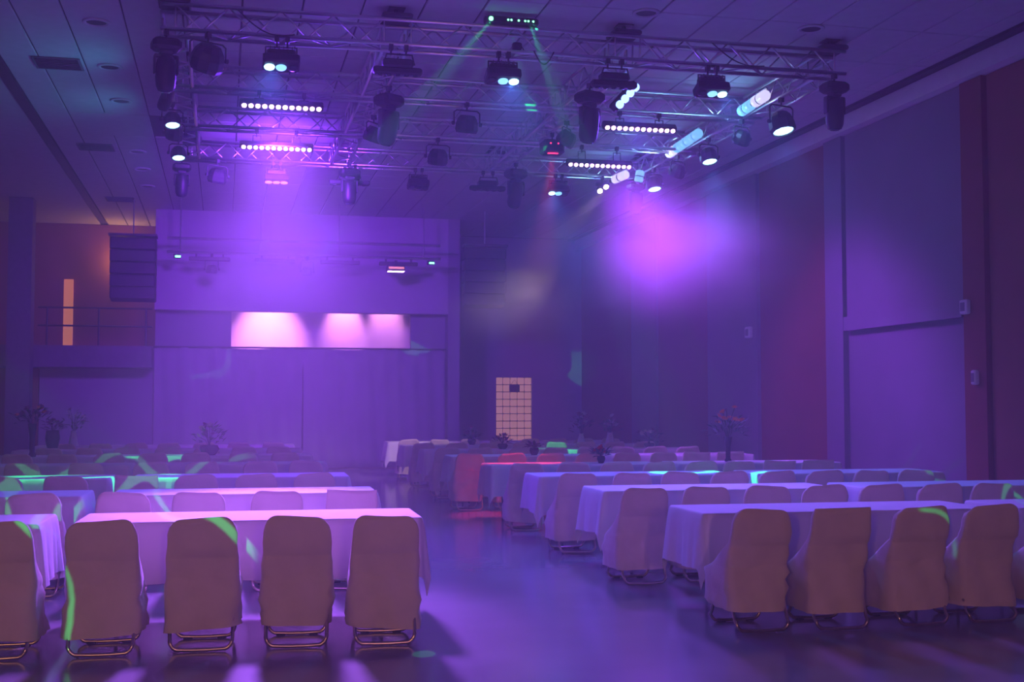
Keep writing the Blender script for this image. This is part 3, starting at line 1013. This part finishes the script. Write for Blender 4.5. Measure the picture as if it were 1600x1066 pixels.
# --- right side truss
RXF = GX[3] - TB
par((RXF, 15.59, H), 'par light with blue lit lens near the front-right corner', 1.05, .3, -.3, 'g_ice', .34)
par((RXF, 16.93, H), 'small unlit par light on right truss, nearer one', .8, .4, .5, None, .26)
par((RXF, 18.22, H), 'par light with blue lit lens in middle of right truss', .85, .2, -.3, 'g_ice', .28)
par((RXF, 19.60, H), 'small unlit par light on right truss, farther one', .8, .4, .5, None, .26)
par((RXF, 20.79, H), 'par light with blue lit lens near rear of right truss', .85, .2, -.3, 'g_ice', .28)
moving_head((RXF, 21.78, H), 'hazy moving head at the rear-right truss corner', .95, .2, .1)
tube_lantern((7.33, 15.8, 5.90), (7.33, 16.75, 5.86), 2, ['g_white', 'g_cyan'], 'white and blue glowing acrylic cylinders near the front-right corner')
tube_lantern((7.33, 18.3, 5.90), (7.33, 19.75, 5.84), 4, ['g_cyan', 'g_cyan', 'g_cyan', 'g_white'], 'row of four cyan glowing acrylic cylinders, middle of right truss')
tube_lantern((7.38, 21.3, 5.86), (7.34, 21.32, 5.60), 1, ['g_cyan'], 'upright blue glowing acrylic cylinder at rear of right truss')
tube_lantern((7.12, 21.3, 5.78), (6.95, 21.75, 5.72), 1, ['g_white'], 'slanted whitish glowing acrylic cylinder at rear of right truss')

# --- back bar over the stage with its fixtures
bb = thing('stage_lighting_bar', (0, 29.0, 5.05), 'thin horizontal lighting pipe in front of the stage soffit', 'lighting bar')
MB().tube([(-1.3, 0, 0), (5.0, 0, 0)], .03, 8).build('pipe', M['truss'], bb)
MB().tube([(-1.3, 0, .32), (5.0, 0, .32)], .03, 8).build('pipe', M['truss'], bb)
for x in (-1.0, .8, 2.6, 4.6):
    MB().tube([(x, 0, 0), (x, 0, 1.24)], .015, 6).build('drop_rod', M['truss'], bb)
for x, nme in ((-.35, 'first'), (1.12, 'second'), (2.62, 'third'), (4.0, 'fourth')):
    t = thing('strip_light', (x, 29.0, 5.02), 'unlit flat strip light on the stage pipe, %s from the speaker' % nme, 'stage light', 'stage strip lights')
    MB().cham((0, 0, -.11), (.92, .10, .09), .015).build('housing', M['black2'], t)
    for sx in (-.3, .3):
        MB().box((sx, 0, -.045), (.04, .05, .09)).build('clip', M['black'], t)
for x, nme in ((-.30, 'under the first strip light'), (1.86, 'between the second and third strip lights')):
    par((x, 29.0, 5.02), 'small hazy par light on the stage pipe, ' + nme, .75, .2, .1, None, .34)
t = thing('stage_projector', (3.92, 28.9, 4.99), 'bright pink lit unit on the stage pipe', 'stage light')
MB().cham((0, 0, -.20), (.42, .26, .14), .02).build('case', M['black2'], t)
MB().box((0, 0, -.08), (.06, .06, .14)).build('hanger', M['black'], t)
MB().box((0, -.135, -.20), (.36, .012, .05)).build('side_window', M['g_orange'], t)
MB().box((0, -.02, -.277), (.38, .2, .014)).build('lamp_window', M['g_pink'], t)
for x, nme in ((-1.07, 'by the left speaker'), (4.76, 'right end')):
    t = thing('indicator_lamp', (x, 28.95, 5.0), 'tiny green lit unit on the stage pipe, ' + nme, 'indicator', 'green indicator units')
    MB().cham((0, 0, -.05), (.16, .1, .1), .012).build('case', M['black2'], t)
    MB().box((.02, -.054, -.06), (.12, .01, .045)).build('lit_window', M['g_green'], t)


def speaker_array(x, label):
    t = thing('hanging_speaker', (x, 29.2, 5.45), label, 'speaker', 'hanging speaker arrays')
    MB().box((0, .1, -.02), (1.06, .5, .05)).build('rigging_frame', M['black2'], t)
    MB().tube([(0, .1, 0), (0, .1, ZC - 5.47)], .015, 6).build('rigging_chain', M['truss'], t)
    z = -.06
    ang = 0.0
    y = 0.0
    for k in range(5):
        c = MB()
        hgt = .285
        c.cham((0, y + .22, z - hgt / 2), (1.02 - .004 * k, .48, hgt - .012), .02, Matrix.Rotation(-ang, 3, 'X'))
        cb = c.build('cabinet', M['speaker'], t)
        MB().box((0, y - .026, z - hgt / 2), (.94, .012, hgt - .06), Matrix.Rotation(-ang, 3, 'X')).build('grille', M['black'], cb)
        z -= hgt
        ang += .035
        y += .01
    return t


speaker_array(-2.05, 'black line array speaker hanging over the gallery')
speaker_array(6.15, 'black line array speaker, hazy, right of the stage')

# --- small wall fittings
for (y, z, w, h, nm, lab) in ((15.0, 2.91, .16, .20, 'wall_speaker', 'small pale box high on the terracotta pilaster'), (14.8, 1.94, .10, .20, 'wall_switch', 'small switch plate low on the terracotta pilaster'),
                              (22.2, 2.97, .22, .22, 'wall_speaker', 'small pale box on the grey pilaster far along the wall')):
    t = thing(nm, (9.90 if y < 20 else 9.92, y, z), lab, 'wall fitting')
    MB().cham((-.04, 0, 0), (.08, w, h), .015).build('case', M['white'], t)
    MB().box((-.083, 0, 0), (.006, w * .6, h * .6)).build('face_plate', M['wall'], t)

# ================================================================== LIGHTS of the fixtures, plus assumed lamps and added fills
# LED bars: wide violet wash, and the tighter beams of the front pair on the near tables
for (x, y, tgt, c, p, ang, bl) in ((.72, 16.8, (1.5, 10.2, .7), PURPLE, POW['led_left'] * .7, 110, .9), (.75, 19.1, (1.5, 31.0, 4.6), (.28, .038, 1.0), POW['led_left'] * 3.0, 82, 1.0),
                                   (5.83, 16.8, (5.2, 10.5, .7), PURPLE, POW['led_right'] * .7, 110, .9), (5.95, 19.1, (7.5, 18.8, 3.4), (.38, .05, 1.0), POW['led_right'] * 2.3, 84, .9),
                                   (.72, 16.8, (.35, 10.1, .75), (.40, .11, 1.0), POW['beam'] * 1.15, 27, .9), (5.83, 16.8, (4.6, 10.2, .7), (.32, .09, 1.0), POW['beam'] * .16, 36, .9)):
    spot('led_bar_light', (x, y - .08, H - .34), tgt, c, p, ang, bl, .45)
# blinders and blue pars; teal spots added beside two pars to tint the ceiling
TEAL_FILL = (.04, .50, .75)
for (x, y, z, tgt, c, k) in ((.50, FY - .07, H - .36, (-.5, 10, 0), BLUE, 1), (3.3, FY - .07, H - .36, (2.5, 9, 0), BLUE, 1.2), (6.0, FY - .07, H - .36, (6.5, 9.5, 0), BLUE, 1),
                             (LXF - .22, 17.6, H - .40, (-8.0, 15.5, 4.4), TEAL_FILL, .11), (LXF - .22, 20.0, H - .40, (-8.0, 19, 4.4), TEAL_FILL, .11), (RXF, 15.57, H - .52, (7.5, 13, 0), BLUE, .7),
                             (RXF, 18.18, H - .45, (7.8, 16, 0), BLUE, .7), (5.85, RY - .07, H - .37, (4.0, 17, 0), BLUE, 1), (4.98, 14.78, H - .36, (3.8, 13.6, 0), BLUE, 1)):
    spot('par_or_fill_light', (x, y, z), tgt, c, POW['blue'] * k, 75 if c is BLUE else 165, 1.0, .06)
# acrylic lamps colour the nearby ceiling and truss
for (x, y) in ((7.2, 16.7), (7.2, 19.6), (7.1, 21.9)):
    point('acrylic_lamp_light', (x - .12, y, 5.72), ICE, 10, .1)
# red scanner on the fifth row by the aisle, blue pin beside it
spot('scanner_light', (4.86, 18.1, H - .40), (4.15, 17.3, .5), RED, POW['red'] * 2.2, 22, .6, .04)
spot('blue_pin_light', (4.72, 14.7, H - .75), (3.45, 15.2, .6), BLUE, 90, 9, .6, .03)
# pin spots into the haze
spot('pin_spot_light', (6.80, RY - .1, H - .28), (5.5, 23.5, 3.9), (1.0, .72, .62), 1500, 34, 1.0, .04)
# assumed warm lamps on the rear wall behind the camera, read off chair backs
for x in (-4.0, 1.0):
    t = thing('assumed_wall_lamp', (x, -5.98, 2.5), 'assumed warm glass wall lamp, unseen behind the camera, ' + ('left of it' if x < 0 else 'straight behind'), 'lamp', 'assumed rear wall lamps')
    MB().cham((0, .03, 0), (.14, .06, .2), .02).build('backplate', M['steel'], t)
    MB().lathe([(.05, -.14), (.11, -.1), (.12, .1), (.06, .14)], 14, (0, .17, 0)).build('shade', M['g_warm'], t, True)
    spot('assumed_wall_lamp_light', (x, -5.6, 2.5), (1.5 + .3 * x, 8.0, .3), WARM if x < 0 else (1.0, .40, .50), POW['warm'], 62, 1.0, .15)  # straight-behind one tinted pink to put violet on the chair backs
# added gallery lamp, hidden; warm fill for the glow on the wall
t = thing('gallery_fill_lamp', (-2.62, 33.70, 5.35), 'added small warm wall lamp, unseen behind the hanging gallery speaker', 'lamp')
MB().box((0, -.02, 0), (.12, .04, .16)).build('backplate', M['steel'], t)
MB().lathe([(.04, -.10), (.09, -.08), (.10, .08), (.05, .10)], 14, (0, -.13, 0)).build('shade', M['g_warm'], t, True)
point('gallery_fill_light', (-2.62, 33.35, 5.35), WARM, 30, .1)
point('undercroft_fill_light', (-6.2, 29.0, 2.2), WARM, 6, .1)  # added warm fill near the pillar, no lamp stands here


# laser projection: thin wavering green curves thrown on the tables and haze
def laser(loc, tgt, power, angle, scale, width, seed):
    o = spot('laser_light', loc, tgt, GREEN, power, angle, .15, .012)
    d = o.data
    d.use_nodes = True
    nt = d.node_tree
    em = nt.nodes.get('Emission')
    tc = nt.nodes.new('ShaderNodeTexCoord')
    sep = nt.nodes.new('ShaderNodeSeparateXYZ')
    nt.links.new(tc.outputs['Normal'], sep.inputs[0])
    cmb = nt.nodes.new('ShaderNodeCombineXYZ')
    for i, ax in enumerate('XY'):
        dv = nt.nodes.new('ShaderNodeMath'); dv.operation = 'DIVIDE'
        nt.links.new(sep.outputs[ax], dv.inputs[0]); nt.links.new(sep.outputs['Z'], dv.inputs[1])
        nt.links.new(dv.outputs[0], cmb.inputs[i])
    cmb.inputs[2].default_value = seed
    nz_ = nt.nodes.new('ShaderNodeTexNoise')
    nz_.inputs['Scale'].default_value = scale
    nz_.inputs['Detail'].default_value = 0.0
    nt.links.new(cmb.outputs[0], nz_.inputs['Vector'])
    sb = nt.nodes.new('ShaderNodeMath'); sb.operation = 'SUBTRACT'; sb.inputs[1].default_value = .5
    ab = nt.nodes.new('ShaderNodeMath'); ab.operation = 'ABSOLUTE'
    lt = nt.nodes.new('ShaderNodeMath'); lt.operation = 'LESS_THAN'; lt.inputs[1].default_value = width
    nt.links.new(nz_.outputs['Fac'], sb.inputs[0]); nt.links.new(sb.outputs[0], ab.inputs[0]); nt.links.new(ab.outputs[0], lt.inputs[0])
    nt.links.new(lt.outputs[0], em.inputs['Strength'])
    return o


LZ = TZC + TB + .06
L1 = (3.06, FY - .12, LZ - .02)
L2 = (3.52, FY - .12, LZ - .02)
t = thing('assumed_laser_projector', (-1.2, -5.98, 3.0), 'assumed black laser projector, unseen on the rear wall behind the camera', 'laser')  # assumed unit, out of view, placed for the green traces on chair backs
MB().cham((0, .12, 0), (.24, .20, .12), .02).build('case', M['black'], t)
MB().box((0, .01, 0), (.10, .02, .16)).build('wall_plate', M['black2'], t)
MB().lathe([(.02, 0), (.012, .008)], 10, (0, .221, 0), Matrix.Rotation(-pi / 2, 3, 'X')).build('aperture', M['g_green'], t)
L3 = (-1.2, -5.72, 3.0)
laser(L3, (-1.15, 9.2, .62), POW['laser'] * 4.0, 11, 16.0, .016, 1.3)
laser(L3, (6.5, 9.9, .80), POW['laser'] * 3.0, 5.5, 26.0, .018, 4.6)
laser(L1, (-1.3, 14.65, .78), POW['laser'] * 3.0, 14, 9.0, .09, 2.2)
laser(L2, (5.7, 14.05, .78), POW['laser'] * 3.0, 14, 9.0, .09, 5.0)
laser((3.40, FY + .3, LZ - .02), (-1.0, 21.0, .8), POW['laser'] * 2.0, 9, 12.0, .06, 3.0)
laser((3.40, FY + .3, LZ - .02), (6.4, 22.6, .8), POW['laser'] * 2.0, 9, 12.0, .06, 6.3)

spot('laser_dot_light', L1, (1.25, 7.81, 0), GREEN, 1800, .8, .3, .005)
laser(L2, (9.95, 19.9, 4.2), POW['laser'] * 1.2, 6, 14.0, .05, 7.7)
laser((3.40, FY + .3, LZ - .02), (9.9, 33.0, 3.1), POW['laser'] * 4.0, 5, 14.0, .07, 8.4)
laser((3.40, FY + .3, LZ - .02), (4.7, 30.7, 3.4), POW['laser'] * 2.5, 4, 16.0, .04, 9.1)
laser((3.40, FY + .3, LZ - .02), (-.4, 30.8, 2.7), POW['laser'] * 2.0, 4, 16.0, .03, 10.6)

# ================================================================== HAZE
def volume_mat(name, density, color, aniso, noise=None):
    m = bpy.data.materials.new(name)
    m.use_nodes = True
    nt = m.node_tree
    nt.nodes.remove(nt.nodes['Principled BSDF'])
    out = nt.nodes['Material Output']
    sc_ = nt.nodes.new('ShaderNodeVolumeScatter')
    sc_.inputs['Color'].default_value = (*color, 1)
    sc_.inputs['Density'].default_value = density
    sc_.inputs['Anisotropy'].default_value = aniso
    nt.links.new(sc_.outputs[0], out.inputs['Volume'])
    if noise:
        tc = nt.nodes.new('ShaderNodeTexCoord')
        gr = nt.nodes.new('ShaderNodeTexGradient'); gr.gradient_type = 'QUADRATIC_SPHERE'
        nt.links.new(tc.outputs['Object'], gr.inputs[0])
        nz_ = nt.nodes.new('ShaderNodeTexNoise')
        nz_.inputs['Scale'].default_value = noise
        nz_.inputs['Detail'].default_value = 3
        nt.links.new(tc.outputs['Object'], nz_.inputs['Vector'])
        mr = nt.nodes.new('ShaderNodeMapRange')
        mr.inputs['From Min'].default_value = .38
        mr.inputs['From Max'].default_value = .68
        mr.inputs['To Min'].default_value = .2
        nt.links.new(nz_.outputs['Fac'], mr.inputs['Value'])
        mu = nt.nodes.new('ShaderNodeMath'); mu.operation = 'MULTIPLY'
        nt.links.new(gr.outputs['Fac'], mu.inputs[0]); nt.links.new(mr.outputs[0], mu.inputs[1])
        m2 = nt.nodes.new('ShaderNodeMath'); m2.operation = 'MULTIPLY'; m2.inputs[1].default_value = density
        nt.links.new(mu.outputs[0], m2.inputs[0])
        nt.links.new(m2.outputs[0], sc_.inputs['Density'])
    return m


def plume(loc, scale, rz, density, label, noise):
    mb_ = MB()
    mb_.lathe([(.02, -1.0)] + [(math.sqrt(1 - (k / 6) ** 2), k / 6) for k in range(-5, 6)] + [(.02, 1.0)], 20)
    o = mb_.build('haze_plume', volume_mat('plume_' + label[:6].strip(), density, (1, 1, 1), .1, noise))
    o.location = loc
    o.scale = scale
    o.rotation_euler = (0, 0, rz)
    tag(o, label, 'haze', 'drifting haze plumes', 'stuff')


plume((7.3, 19.3, 4.15), (2.7, 2.0, 1.5), .2, 2.0, 'bright magenta haze plume under the right truss', 1.6)
plume((1.3, 22.6, 3.85), (3.0, 2.6, 1.75), 0, .8, 'violet haze glow below the lower left led bar', 1.2)
plume((5.9, 22.9, 3.45), (2.6, 1.6, 1.0), 0, 1.3, 'greyish smoke drift above the glass block window', 1.6)
